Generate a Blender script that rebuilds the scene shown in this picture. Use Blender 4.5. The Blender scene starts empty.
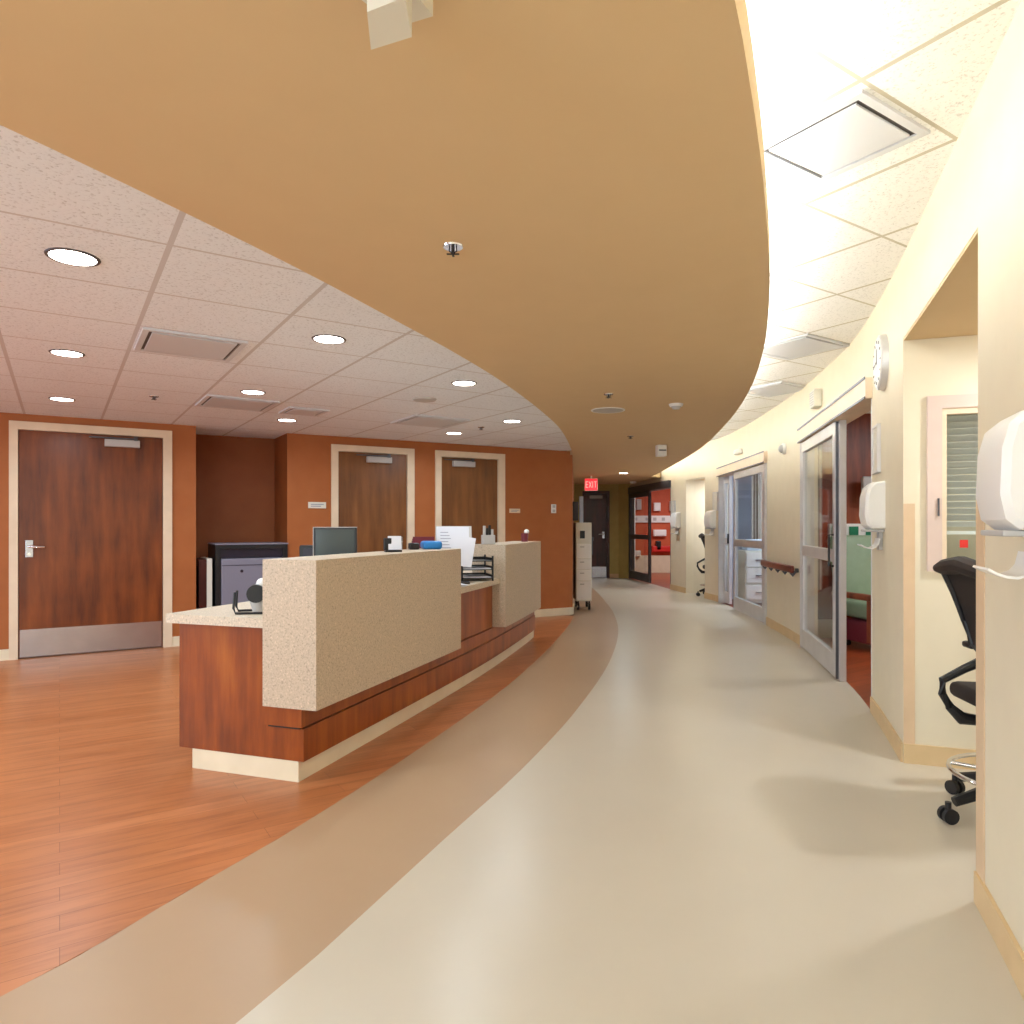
import bpy, bmesh, math, random
from mathutils import Vector, Matrix
random.seed(4)
sc = bpy.context.scene
C = sc.collection
R = math.radians
EYE, FOC, CX, HY = 1.22, 695.0, 512.0, 526.0

# ------------------------------------------------------------------ materials
def lin(c):
    def f(v):
        v /= 255.0
        return v / 12.92 if v <= 0.04045 else ((v + 0.055) / 1.055) ** 2.4
    return (f(c[0]), f(c[1]), f(c[2]), 1.0)

def base_mat(name, rgb, rough=0.5, metal=0.0, spec=0.5):
    m = bpy.data.materials.new(name); m.use_nodes = True
    b = m.node_tree.nodes['Principled BSDF']
    b.inputs['Base Color'].default_value = lin(rgb)
    b.inputs['Roughness'].default_value = rough
    b.inputs['Metallic'].default_value = metal
    b.inputs['Specular IOR Level'].default_value = spec
    return m, m.node_tree, b

def coords(nt, scale=(1, 1, 1), rot=(0, 0, 0), loc=(0, 0, 0)):
    t = nt.nodes.new('ShaderNodeTexCoord'); mp = nt.nodes.new('ShaderNodeMapping')
    nt.links.new(t.outputs['Object'], mp.inputs[0])
    mp.inputs['Scale'].default_value = scale; mp.inputs['Rotation'].default_value = rot
    mp.inputs['Location'].default_value = loc
    return mp.outputs[0]

def ramp(nt, fac, stops):
    r = nt.nodes.new('ShaderNodeValToRGB')
    e = r.color_ramp.elements
    e[0].position, e[0].color = stops[0][0], stops[0][1]
    e[1].position, e[1].color = stops[-1][0], stops[-1][1]
    for p, c in stops[1:-1]:
        n = e.new(p); n.color = c
    nt.links.new(fac, r.inputs[0])
    return r.outputs[0]

def noise(nt, co, scale, detail=3, rough=.5):
    n = nt.nodes.new('ShaderNodeTexNoise')
    n.inputs['Scale'].default_value = scale; n.inputs['Detail'].default_value = detail
    n.inputs['Roughness'].default_value = rough
    nt.links.new(co, n.inputs['Vector'])
    return n.outputs[0]

def bump(nt, b, h, strength, dist=.002):
    n = nt.nodes.new('ShaderNodeBump'); n.inputs['Strength'].default_value = strength
    n.inputs['Distance'].default_value = dist
    nt.links.new(h, n.inputs['Height']); nt.links.new(n.outputs[0], b.inputs['Normal'])

def paint(name, rgb, rough=.55, var=5, metal=0, spec=.4, scale=6):
    m, nt, b = base_mat(name, rgb, rough, metal, spec)
    co = coords(nt)
    n = noise(nt, co, scale, 3)
    lo = lin([max(0, c - var) for c in rgb]); hi = lin([min(255, c + var) for c in rgb])
    nt.links.new(ramp(nt, n, [(.3, lo), (.7, hi)]), b.inputs['Base Color'])
    bump(nt, b, noise(nt, co, 260, 2), .08, .001)
    return m

def wood(name, dark, mid, light, rough=.35, axis='z', sc_=1.0):
    m, nt, b = base_mat(name, mid, rough)
    s = {'z': (7, 7, .8), 'x': (.9, 14, 14)}[axis]
    co = coords(nt, tuple(k * sc_ for k in s))
    n = noise(nt, co, 1.6, 6, .6)
    n2 = noise(nt, coords(nt, (1, 1, 1)), 3.0, 2)
    mx = nt.nodes.new('ShaderNodeMath'); mx.operation = 'MULTIPLY_ADD'
    nt.links.new(n2, mx.inputs[0]); mx.inputs[1].default_value = .35; 
    ad = nt.nodes.new('ShaderNodeMath'); ad.operation = 'SUBTRACT'; ad.inputs[1].default_value = .17
    nt.links.new(n, ad.inputs[0]); nt.links.new(ad.outputs[0], mx.inputs[2])
    nt.links.new(ramp(nt, mx.outputs[0], [(.3, lin(dark)), (.5, lin(mid)), (.72, lin(light))]), b.inputs['Base Color'])
    return m

def plain(name, rgb, rough=.5, metal=0.0, spec=.5):
    return base_mat(name, rgb, rough, metal, spec)[0]

def emit(name, rgb, strength):
    m = bpy.data.materials.new(name); m.use_nodes = True
    b = m.node_tree.nodes['Principled BSDF']
    b.inputs['Base Color'].default_value = lin(rgb)
    b.inputs['Emission Color'].default_value = lin(rgb)
    b.inputs['Emission Strength'].default_value = strength
    return m

def ceiling_tile(name, rgb, offa, offb, tex_scale=1.0, line=(165, 152, 145)):
    """suspended tiles on a 0.61 m grid turned 33 degrees"""
    m, nt, b = base_mat(name, rgb, .85, 0, .2)
    co = coords(nt, (1, 1, 1), (0, 0, -R(33.06)), (-offa, -offb, 0))
    sp = nt.nodes.new('ShaderNodeSeparateXYZ'); nt.links.new(co, sp.inputs[0])
    masks = []
    for k in (0, 1):
        d = nt.nodes.new('ShaderNodeMath'); d.operation = 'DIVIDE'; d.inputs[1].default_value = .61
        nt.links.new(sp.outputs[k], d.inputs[0])
        f = nt.nodes.new('ShaderNodeMath'); f.operation = 'PINGPONG'; f.inputs[1].default_value = .5
        nt.links.new(d.outputs[0], f.inputs[0])
        l = nt.nodes.new('ShaderNodeMath'); l.operation = 'LESS_THAN'; l.inputs[1].default_value = .017 if k == 0 else .012
        nt.links.new(f.outputs[0], l.inputs[0]); masks.append(l.outputs[0])
    mx = nt.nodes.new('ShaderNodeMath'); mx.operation = 'MAXIMUM'
    nt.links.new(masks[0], mx.inputs[0]); nt.links.new(masks[1], mx.inputs[1])
    c0 = coords(nt)
    n = noise(nt, c0, 95 * tex_scale, 3, .6)
    tile = ramp(nt, n, [(.33, lin([c * .87 for c in rgb])), (.44, lin(rgb)), (1, lin([min(255, c * 1.02) for c in rgb]))])
    mix = nt.nodes.new('ShaderNodeMix'); mix.data_type = 'RGBA'
    nt.links.new(mx.outputs[0], mix.inputs['Factor']); nt.links.new(tile, mix.inputs['A'])
    mix.inputs['B'].default_value = lin(line)
    nt.links.new(mix.outputs['Result'], b.inputs['Base Color'])
    bump(nt, b, n, .35, .003)
    return m

def floor_wood_mat(name, cols, rough=.3, ang=33.06):
    m, nt, b = base_mat(name, cols[1], rough)
    co = coords(nt, (1, 1, 1), (0, 0, -R(ang)))
    br = nt.nodes.new('ShaderNodeTexBrick')
    br.offset = .37; br.inputs['Scale'].default_value = 1.0
    br.inputs['Brick Width'].default_value = 1.1; br.inputs['Row Height'].default_value = .10
    br.inputs['Mortar Size'].default_value = .0012; br.inputs['Mortar Smooth'].default_value = .3
    br.inputs['Color1'].default_value = lin(cols[1]); br.inputs['Color2'].default_value = lin(cols[2])
    br.inputs['Mortar'].default_value = lin(cols[0]); br.inputs['Bias'].default_value = -.1
    nt.links.new(co, br.inputs['Vector'])
    st = nt.nodes.new('ShaderNodeMapping'); st.inputs['Scale'].default_value = (1.8, 16, 1)
    nt.links.new(co, st.inputs[0])
    n = noise(nt, st.outputs[0], 1.5, 6, .65)
    g = ramp(nt, n, [(.3, (.62, .55, .5, 1)), (.55, (1, 1, 1, 1)), (.75, (1.0, 1.0, 1.0, 1))])
    mix = nt.nodes.new('ShaderNodeMix'); mix.data_type = 'RGBA'; mix.blend_type = 'MULTIPLY'
    mix.inputs['Factor'].default_value = .75
    nt.links.new(br.outputs[0], mix.inputs['A']); nt.links.new(g, mix.inputs['B'])
    nt.links.new(mix.outputs['Result'], b.inputs['Base Color'])
    return m

def vinyl(name, rgb, rough):
    m, nt, b = base_mat(name, rgb, rough)
    co = coords(nt)
    n = noise(nt, co, 2.2, 5, .6)
    nt.links.new(ramp(nt, n, [(.2, lin([c - 3 for c in rgb])), (.8, lin([c + 2 for c in rgb]))]), b.inputs['Base Color'])
    return m

def stone(name, rgb):
    m, nt, b = base_mat(name, rgb, .5)
    n = noise(nt, coords(nt), 110, 3, .7)
    nt.links.new(ramp(nt, n, [(.32, lin([c * .80 for c in rgb])), (.46, lin(rgb)), (.56, lin(rgb)), (.72, lin([min(255, c * 1.17) for c in rgb]))]), b.inputs['Base Color'])
    return m

def glass_mat(name, tint=(246, 249, 248)):
    m = bpy.data.materials.new(name); m.use_nodes = True
    nt = m.node_tree; nt.nodes.clear()
    o = nt.nodes.new('ShaderNodeOutputMaterial'); mx = nt.nodes.new('ShaderNodeMixShader')
    t = nt.nodes.new('ShaderNodeBsdfTransparent'); t.inputs[0].default_value = lin(tint)
    g = nt.nodes.new('ShaderNodeBsdfGlossy'); g.inputs['Roughness'].default_value = .03
    lw = nt.nodes.new('ShaderNodeLayerWeight'); lw.inputs[0].default_value = .5
    pw = nt.nodes.new('ShaderNodeMath'); pw.operation = 'POWER'; pw.inputs[1].default_value = 4
    f = nt.nodes.new('ShaderNodeMath'); f.operation = 'MULTIPLY_ADD'; f.inputs[1].default_value = .35; f.inputs[2].default_value = .03
    nt.links.new(lw.outputs['Facing'], pw.inputs[0]); nt.links.new(pw.outputs[0], f.inputs[0])
    nt.links.new(f.outputs[0], mx.inputs[0]); nt.links.new(t.outputs[0], mx.inputs[1])
    nt.links.new(g.outputs[0], mx.inputs[2]); nt.links.new(mx.outputs[0], o.inputs[0])
    return m

def striped(name, c1, c2, scale):
    m, nt, b = base_mat(name, c1, .8)
    w = nt.nodes.new('ShaderNodeTexWave'); w.inputs['Scale'].default_value = scale; w.inputs['Distortion'].default_value = 1.5
    nt.links.new(coords(nt, (1, 1, .05)), w.inputs['Vector'])
    nt.links.new(ramp(nt, w.outputs['Fac'], [(.2, lin(c1)), (.8, lin(c2))]), b.inputs['Base Color'])
    return m

M = {
    'brown': paint('terracotta wall paint', (164, 94, 46), .6, 3),
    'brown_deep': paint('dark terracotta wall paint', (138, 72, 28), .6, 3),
    'cream': paint('cream wall paint', (224, 213, 188), .5, 2),
    'olive': paint('olive wall paint', (176, 160, 95), .6),
    'tan': paint('tan soffit paint', (214, 188, 148), .75, 1, 0, .2),
    'frame': paint('pale door frame paint', (226, 205, 178), .4),
    'base': paint('beige cove base', (212, 184, 140), .5),
    'basecream': paint('cream cove base', (226, 212, 184), .4),
    'guard': paint('peach corner guard plastic', (216, 188, 154), .45),
    'door': wood('red brown door veneer', (84, 36, 12), (112, 52, 16), (134, 68, 24), .32),
    'door2': wood('golden brown door veneer', (100, 58, 26), (122, 74, 34), (138, 88, 44), .35),
    'desk': wood('cherry desk veneer', (112, 50, 10), (142, 68, 16), (166, 90, 28), .33),
    'darkdoor': wood('dark mahogany veneer', (34, 10, 8), (62, 18, 14), (84, 28, 20), .35),
    'redwood': wood('red headwall veneer', (96, 42, 22), (132, 62, 34), (154, 80, 46), .4),
    'rail': wood('dark red handrail wood', (70, 26, 18), (110, 44, 30), (140, 62, 42), .35, 'x'),
    'ceil_l': ceiling_tile('left ceiling tile', (236, 243, 252), .339, 2.82, .85, (204, 204, 208)),
    'ceil_r': ceiling_tile('right ceiling tile', (246, 246, 246), .28, 1.23, .95, (196, 190, 176)),
    'wfloor': floor_wood_mat('orange wood plank flooring', [(138, 82, 44), (190, 122, 76), (174, 106, 60)], .32),
    'wfloor2': floor_wood_mat('red wood plank flooring', [(90, 34, 14), (160, 74, 36), (140, 60, 28)], .35),
    'fl_tan': vinyl('tan sheet flooring', (176, 148, 118), .36),
    'fl_light': vinyl('light beige sheet flooring', (200, 191, 174), .30),
    'stone': stone('speckled beige solid surface', (194, 175, 152)),
    'counter': stone('cream speckled countertop', (206, 190, 168)),
    'steel': paint('brushed steel', (190, 192, 202), .24, 6, 1.0),
    'alu': paint('silver aluminium', (212, 210, 210), .38, 4, .5),
    'alud': paint('dark aluminium', (92, 92, 98), .4, 4, .6),
    'white': plain('white plastic', (238, 236, 232), .35),
    'offwhite': plain('off white enamel', (222, 220, 208), .45),
    'grey': plain('grey laminate', (128, 126, 142), .5),
    'lgrey': plain('light grey plastic', (186, 184, 182), .5),
    'black': plain('black plastic', (22, 22, 26), .4),
    'blackmesh': paint('charcoal mesh fabric', (44, 36, 34), .7, 8, 0, .3, 300),
    'navy': plain('dark navy laminate', (34, 28, 44), .35),
    'chrome': plain('chrome', (225, 225, 228), .15, 1.0),
    'paper': plain('white paper', (214, 214, 222), .7),
    'print': plain('grey print', (150, 152, 165), .7),
    'blue': plain('blue plastic', (30, 120, 190), .4),
    'maroon': plain('maroon plastic', (110, 32, 48), .5),
    'green': plain('green outlet plastic', (20, 120, 84), .4),
    'seafoam': paint('seafoam vinyl upholstery', (138, 160, 132), .5, 6),
    'bluewall': paint('pale blue wall paint', (196, 206, 226), .6),
    'red': plain('red plastic', (205, 40, 34), .4),
    'orangewall': paint('orange wall paint', (196, 88, 52), .6),
    'pinkish': paint('pinkish grey window frame paint', (212, 190, 178), .45),
    'blind': plain('white blind slat', (222, 220, 216), .5),
    'glass': glass_mat('clear glass'),
    'curtain': striped('grey striped curtain', (120, 104, 92), (196, 186, 176), 9),
    'curtainw': striped('white curtain', (188, 180, 172), (226, 220, 212), 6),
    'lamp': emit('lit downlight lens', (255, 246, 236), 14),
    'exit': emit('lit red exit sign face', (240, 52, 62), 1.1),
    'exitw': emit('lit exit lettering', (255, 150, 140), 1.6),
    'ventw': plain('white vent enamel', (208, 210, 216), .5),
    'ventd': plain('vent gap', (96, 90, 88), .8),
}

# ------------------------------------------------------------------ mesh helpers
class MB:
    def __init__(s): s.b = bmesh.new()
    def box(s, x0, x1, y0, y1, z0, z1, bevel=0):
        vs = [s.b.verts.new((x, y, z)) for z in (z0, z1) for x, y in ((x0, y0), (x1, y0), (x1, y1), (x0, y1))]
        fs = [s.b.faces.new([vs[i] for i in f]) for f in ((3, 2, 1, 0), (4, 5, 6, 7), (0, 1, 5, 4), (1, 2, 6, 5), (2, 3, 7, 6), (3, 0, 4, 7))]
        if bevel:
            es = list({e for f in fs for e in f.edges})
            bmesh.ops.bevel(s.b, geom=es, offset=bevel, segments=3, affect='EDGES', profile=.5)
        return s
    def prism(s, poly, z0, z1):
        a = [s.b.verts.new((x, y, z0)) for x, y in poly]; t = [s.b.verts.new((x, y, z1)) for x, y in poly]
        s.b.faces.new(list(reversed(a))); s.b.faces.new(t)
        n = len(poly)
        for i in range(n): s.b.faces.new((a[i], a[(i + 1) % n], t[(i + 1) % n], t[i]))
        return s
    def strip(s, L, Rr, z0, z1):
        """solid band between two polylines of equal length"""
        n = len(L)
        g = [[s.b.verts.new((p[0], p[1], z)) for p in P_] for P_ in (L, Rr) for z in (z0, z1)]
        l0, l1, r0, r1 = g
        for i in range(n - 1):
            for q in ((l1[i], r1[i], r1[i + 1], l1[i + 1]), (l0[i], l0[i + 1], r0[i + 1], r0[i]),
                      (l0[i], l1[i], l1[i + 1], l0[i + 1]), (r0[i], r0[i + 1], r1[i + 1], r1[i])):
                s.b.faces.new(q)
        s.b.faces.new((l0[0], r0[0], r1[0], l1[0])); s.b.faces.new((l0[-1], l1[-1], r1[-1], r0[-1]))
        return s
    def cyl(s, p0, p1, r, r2=None, n=20):
        p0, p1 = Vector(p0), Vector(p1); d = p1 - p0
        q = Vector((0, 0, 1)).rotation_difference(d.normalized()).to_matrix().to_4x4()
        bmesh.ops.create_cone(s.b, cap_ends=True, segments=n, radius1=r, radius2=r if r2 is None else r2, depth=d.length,
                              matrix=Matrix.Translation((p0 + p1) / 2) @ q)
        return s
    def tube(s, pts, r, n=10):
        pts = [Vector(p) for p in pts]; rings = []
        rs = r if isinstance(r, (list, tuple)) else [r] * len(pts)
        for i, p in enumerate(pts):
            t = (pts[min(i + 1, len(pts) - 1)] - pts[max(i - 1, 0)]).normalized()
            up = Vector((0, 0, 1)) if abs(t.z) < .95 else Vector((0, 1, 0))
            a = t.cross(up).normalized(); b = t.cross(a)
            rings.append([s.b.verts.new(p + (a * math.cos(k * 2 * math.pi / n) + b * math.sin(k * 2 * math.pi / n)) * rs[i]) for k in range(n)])
        for i in range(len(rings) - 1):
            for k in range(n):
                s.b.faces.new((rings[i][k], rings[i][(k + 1) % n], rings[i + 1][(k + 1) % n], rings[i + 1][k]))
        s.b.faces.new(rings[0][::-1]); s.b.faces.new(rings[-1])
        return s
    def ribbon(s, prof, x0, x1, th):
        """sheet of thickness th: profile in y,z swept along x"""
        n = len(prof); out = []
        for i, p in enumerate(prof):
            a = Vector(prof[max(i - 1, 0)]); c = Vector(prof[min(i + 1, n - 1)]); t = (c - a).normalized()
            nn = Vector((-t.y, t.x)) * th / 2
            out.append((p[0] + nn.x, p[1] + nn.y)); 
        back = []
        for i, p in enumerate(prof):
            back.append((2 * p[0] - out[i][0], 2 * p[1] - out[i][1]))
        A = [[s.b.verts.new((x, q[0], q[1])) for q in P_] for P_ in (out, back) for x in (x0, x1)]
        o0, o1, b0, b1 = A
        for i in range(n - 1):
            for q in ((o0[i], o1[i], o1[i + 1], o0[i + 1]), (b0[i], b0[i + 1], b1[i + 1], b1[i]),
                      (o0[i], o0[i + 1], b0[i + 1], b0[i]), (o1[i], b1[i], b1[i + 1], o1[i + 1])):
                s.b.faces.new(q)
        s.b.faces.new((o0[0], b0[0], b1[0], o1[0])); s.b.faces.new((o0[-1], o1[-1], b1[-1], b0[-1]))
        return s
    def torus(s, c, r, t, n=32, m=8, flat=1.0):
        rings = []
        for i in range(n):
            a = 2 * math.pi * i / n
            rings.append([s.b.verts.new((c[0] + (r + t * math.cos(k * 2 * math.pi / m)) * math.cos(a), c[1] + (r + t * math.cos(k * 2 * math.pi / m)) * math.sin(a), c[2] + flat * t * math.sin(k * 2 * math.pi / m))) for k in range(m)])
        for i in range(n):
            for k in range(m):
                s.b.faces.new((rings[i][k], rings[(i + 1) % n][k], rings[(i + 1) % n][(k + 1) % m], rings[i][(k + 1) % m]))
        return s
    def ball(s, c, r, sx=1, sy=1, sz=1):
        bmesh.ops.create_uvsphere(s.b, u_segments=16, v_segments=10, radius=r, matrix=Matrix.Translation(c) @ Matrix.Diagonal((sx, sy, sz, 1)))
        return s
    def rot(s, mat):
        bmesh.ops.transform(s.b, matrix=mat, verts=s.b.verts); return s
    def build(s, name, mat, parent=None, smooth=False, loc=None, rz=0):
        bmesh.ops.recalc_face_normals(s.b, faces=s.b.faces)
        me = bpy.data.meshes.new(name); s.b.to_mesh(me); s.b.free()
        me.materials.append(M[mat] if isinstance(mat, str) else mat)
        o = bpy.data.objects.new(name, me); C.objects.link(o)
        if smooth:
            for p in me.polygons: p.use_smooth = True
            try: me.set_sharp_from_angle(angle=R(35))
            except Exception: pass
        if parent: o.parent = parent
        if loc: o.location = loc
        o.rotation_euler.z = rz
        return o

def struct(o): o['kind'] = 'structure'; return o
def thing(name, loc, rz, label, cat, group=None):
    o = bpy.data.objects.new(name, None); C.objects.link(o); o.location = loc; o.rotation_euler = (0, 0, rz)
    o.empty_display_size = .05
    return tag(o, label, cat, group)
def tag(o, label, cat, group=None):
    o['label'] = label; o['category'] = cat
    if group: o['group'] = group
    return o
def sthing(name, loc, rz):
    o = bpy.data.objects.new(name, None); C.objects.link(o); o.location = loc; o.rotation_euler = (0, 0, rz)
    return struct(o)
def dup(root, loc, rz, label, group=None, scale=None):
    r = root.copy(); C.objects.link(r); r.location = loc; r.rotation_euler = (0, 0, rz); r['label'] = label
    if group: r['group'] = group
    if scale: r.scale = scale
    for ch in list(root.children):
        c = ch.copy(); C.objects.link(c); c.parent = r
        for g in list(ch.children):
            d = g.copy(); C.objects.link(d); d.parent = c
    return r

# ------------------------------------------------------------------ plan curves (x as a function of depth y)
def curve(pts):
    ys = [p[0] for p in pts]; xs = [p[1] for p in pts]; n = len(pts)
    m = []
    for i in range(n):
        if i == 0: m.append((xs[1] - xs[0]) / (ys[1] - ys[0]))
        elif i == n - 1: m.append((xs[-1] - xs[-2]) / (ys[-1] - ys[-2]))
        else: m.append((xs[i + 1] - xs[i - 1]) / (ys[i + 1] - ys[i - 1]))
    def f(y):
        if y <= ys[0]: return xs[0] + m[0] * (y - ys[0])
        if y >= ys[-1]: return xs[-1] + m[-1] * (y - ys[-1])
        i = max(k for k in range(n - 1) if ys[k] <= y)
        h = ys[i + 1] - ys[i]; t = (y - ys[i]) / h
        return ((2 * t**3 - 3 * t**2 + 1) * xs[i] + (t**3 - 2 * t**2 + t) * h * m[i] + (-2 * t**3 + 3 * t**2) * xs[i + 1] + (t**3 - t**2) * h * m[i + 1])
    return f
def rng(a, b, step=.25):
    n = max(1, round((b - a) / step)); return [a + (b - a) * i / n for i in range(n + 1)]

xr = curve([(-3, -.72), (0, .58), (1.2, 1.085), (1.83, 1.346), (2.255, 1.512), (3.59, 2.02), (4.63, 2.385), (5.5, 2.635), (6.89, 2.915), (8.5, 3.135), (10.2, 3.30), (11.2, 3.31), (12.65, 3.15), (13.4, 3.06), (14.6, 2.95), (16.1, 2.73)])
xs = curve([(-3, -1.95), (0, -.22), (1.295, .4155), (1.81, .645), (2.226, .815), (2.886, 1.07), (3.87, 1.40), (5.0, 1.71), (6.42, 2.01), (8.62, 2.36), (11, 2.58), (13.9, 2.78), (14.2, 2.80)])
xl = curve([(-3, -4.0), (0, -2.15), (1.698, -1.25), (2.225, -1.0), (2.68, -.80), (3.34, -.545), (3.87, -.345), (4.66, -.085), (5.87, .236), (7.09, .50), (9.2, .80), (9.5, .815)])
xw = curve([(-3, -4.2), (0, -2.38), (1.80, -1.326), (2.014, -1.211), (2.325, -1.0856), (2.695, -.919), (3.365, -.663), (4.076, -.42), (5.17, -.075), (6.676, .3045), (8.56, .702), (9.6, .86)])
xt = curve([(-3, -3.1), (0, -1.52), (1.70, -.68), (1.914, -.578), (2.267, -.437), (2.753, -.2456), (3.447, .0347), (4.56, .413), (6.21, .867), (8.08, 1.235), (9.86, 1.433), (11.46, 1.517), (12.85, 1.57), (16.3, 1.62)])
F = curve([(2.9, -1.005), (3.2, -.902), (4.85, -.356), (5.85, -.055), (7.25, .300), (7.8, .42)])
def slope(f, y): return (f(y + .01) - f(y - .01)) / .02
def at_u(f, u):
    """depth where a plan curve is met by the ray of column u"""
    k = (u - CX) / FOC; lo, hi = 1.0, 16.2
    g = lambda y: f(y) / y - k
    for _ in range(50):
        m = (lo + hi) / 2
        if g(m) > 0: lo = m
        else: hi = m
    return lo
def gp(u, v, dz):  # a point on a level plane dz above (+) or below (-) the eye
    y = FOC * dz / (HY - v); return ((u - CX) / FOC * y, y)

CL, CR_, SO = 2.25, 2.62, 2.20

# ------------------------------------------------------------------ floor
Y = rng(-3, 9.6)
struct(MB().strip([(-7.2, y) for y in Y], [(xw(y), y) for y in Y], -.1, 0).build('floor', 'wfloor'))
Y2 = rng(-3, 16.4)
m = MB().strip([(xw(min(y, 9.6)) if y <= 9.6 else .6, y) for y in Y2], [(xt(y), y) for y in Y2], -.1, 0)
struct(m.build('floor', 'fl_tan'))
struct(MB().strip([(xt(y), y) for y in Y2], [(xr(y) + .0, y) for y in Y2], -.1, 0).build('floor', 'fl_light'))
d1a, d1b = at_u(xr, 872), at_u(xr, 803)
d2a, d2b = at_u(xr, 767), at_u(xr, 720)
n2a, n2b = 11.75, 12.6
d3a, d3b = 13.4, 16.1
print('doors', d1a, d1b, d2a, d2b)
Yn = rng(2.0, 3.59); struct(MB().strip([(xr(y), y) for y in Yn], [(3.4, y) for y in Yn], -.1, 0).build('floor', 'fl_light'))
Yn = rng(3.75, 7.8); struct(MB().strip([(xr(y), y) for y in Yn], [(6.2, y) for y in Yn], -.1, 0).build('floor', 'wfloor2'))
Yn = rng(8.0, 11.68); struct(MB().strip([(xr(y), y) for y in Yn], [(6.2, y) for y in Yn], -.1, 0).build('floor', 'wfloor2'))
Yn = rng(11.7, 12.8); struct(MB().strip([(xr(y), y) for y in Yn], [(4.6, y) for y in Yn], -.1, 0).build('floor', 'fl_light'))
Yn = rng(13.1, 16.4); struct(MB().strip([(xr(y), y) for y in Yn], [(7.2, y) for y in Yn], -.1, 0).build('floor', 'wfloor2'))
Yn = rng(16.4, 19); struct(MB().strip([(2.2, y) for y in Yn], [(7.2, y) for y in Yn], -.1, 0).build('floor', 'wfloor2'))

# ------------------------------------------------------------------ ceilings and soffit
Yc = rng(-3, 9.5)
struct(MB().strip([(-7.2, y) for y in Yc], [(xl(y), y) for y in Yc], CL, CL + .06).build('ceiling', 'ceil_l'))
Ys = rng(-3, 16.4, .2)
def sleft(y): return xl(y) if y <= 9.5 else .80
def sright(y): return xs(y) if y < 13.9 else xr(y) - .004
struct(MB().strip([(sleft(y), y) for y in Ys], [(min(sright(y), xr(y) - .004), y) for y in Ys], SO, SO + .12).build('ceiling', 'tan', smooth=True))
Yb = rng(-3, 13.9, .2)
struct(MB().strip([(xs(y) - .50, y) for y in Yb], [(xs(y) - .44, y) for y in Yb], SO + .12, CR_).build('ceiling_trim', 'white'))
Yr = rng(-3, 14.2, .2)
struct(MB().strip([(xs(y) - .50, y) for y in Yr], [(xr(y), y) for y in Yr], CR_, CR_ + .05).build('ceiling', 'ceil_r'))
struct(MB().strip([(sright(13.9) - .5, 13.9), (sright(13.9) - .5, 13.98)], [(xr(13.9), 13.9), (xr(13.98), 13.98)], SO + .121, CR_).build('ceiling_trim', 'cream'))

# ------------------------------------------------------------------ right curved wall
def npt(f, y, off):
    s = slope(f, y); k = math.hypot(1, s); return (f(y) + off / k, y - off * s / k)
def wallpiece(a, b, z0, z1, name='wall_right', mat='cream', th=.14):
    yy = rng(a, b, .15)
    return struct(MB().strip([npt(xr, y, 0) for y in yy], [npt(xr, y, th) for y in yy], z0, z1).build(name, mat, smooth=True))
NZ, DZ1, DZ2 = 2.19, 2.195, 2.14
for a, b, z0, z1 in ((-3, 2.255, 0, CR_), (2.255, 3.59, NZ, CR_), (3.59, d1a, 0, CR_), (d1a, d1b, DZ1, CR_), (d1b, d2a, 0, CR_),
                     (d2a, d2b, DZ2, CR_), (d2b, n2a, 0, CR_), (n2a, n2b, 2.05, CR_)):
    wallpiece(a, b, z0, z1)
wallpiece(n2b, d3a, 0, CR_, mat='cream')
wallpiece(d3a, d3b, 2.1, CR_)
def baseboard(a, b, nm='baseboard_right'):
    yy = rng(a, b, .15)
    struct(MB().strip([npt(xr, y, -.012) for y in yy], [npt(xr, y, -.0005) for y in yy], 0.0, .10).build(nm, 'base', smooth=True))
for a, b in ((-3, 2.255), (3.59, d1a), (d1b, d2a), (d2b, n2a), (n2b, d3a)): baseboard(a, b)

# niche with the internal window: side walls, back wall, lowered ceiling
def wbox(x0, x1, y0, y1, z0, z1, mat, name='wall_niche'):
    return struct(MB().box(x0, x1, y0, y1, z0, z1).build(name, mat))
jx = xr(3.59)
na = math.atan(-.36); NO = (jx, 3.588, 0)
wx0, wx1, wz0, wz1 = .115, 1.0, .99, 1.87
def nbox(x0, x1, y0, y1, z0, z1, mat='cream', name='wall_niche'):
    return struct(MB().box(x0, x1, y0, y1, z0, z1).build(name, mat, loc=NO, rz=na))
NT = NZ - .014
nbox(0.0, wx0, 0, .12, 0, NT); nbox(wx1, 1.5, 0, .12, 0, NT); nbox(wx0, wx1, 0, .12, 0, wz0); nbox(wx0, wx1, 0, .12, wz1, NT)
wbox(1.66, 3.3, 2.06, 2.16, 0, NT, 'cream'); wbox(3.3, 3.42, 2.06, 3.69, 0, CR_, 'cream')
Yn = rng(2.256, 3.588, .1); struct(MB().strip([(xr(y) + .002, y) for y in Yn], [(3.3, y) for y in Yn], NT + .001, NZ - .001).build('ceiling_niche', 'tan'))  # tan puts the warm bounced light into this ceiling's colour
struct(MB().box(1.66, 3.3, 2.06, 2.256, NT + .001, NZ - .001).build('ceiling_niche', 'tan'))
struct(MB().box(0.0, 1.4, -.012, -.0005, 0, .10).build('baseboard_niche', 'base', loc=NO, rz=na))
w = sthing('window_1', NO, na)
f = MB(); t = .055
f.box(wx0 - .01, wx1, -.02, .05, wz1 - t, wz1 + .01).box(wx0 - .01, wx1, -.02, .05, wz0, wz0 + t).box(wx0 - .01, wx0 + t, -.02, .05, wz0 + t, wz1 - t).box(wx1 - t, wx1, -.02, .05, wz0 + t, wz1 - t)
f.build('window_frame', 'pinkish', w)
f = MB(); f.box(wx0 + t, wx1 - t, -.012, .03, wz1 - t - .03, wz1 - t).box(wx0 + t, wx0 + t + .022, -.012, .03, wz0 + t, wz1 - t - .03)
f.build('inner_frame', 'frame', w)
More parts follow.
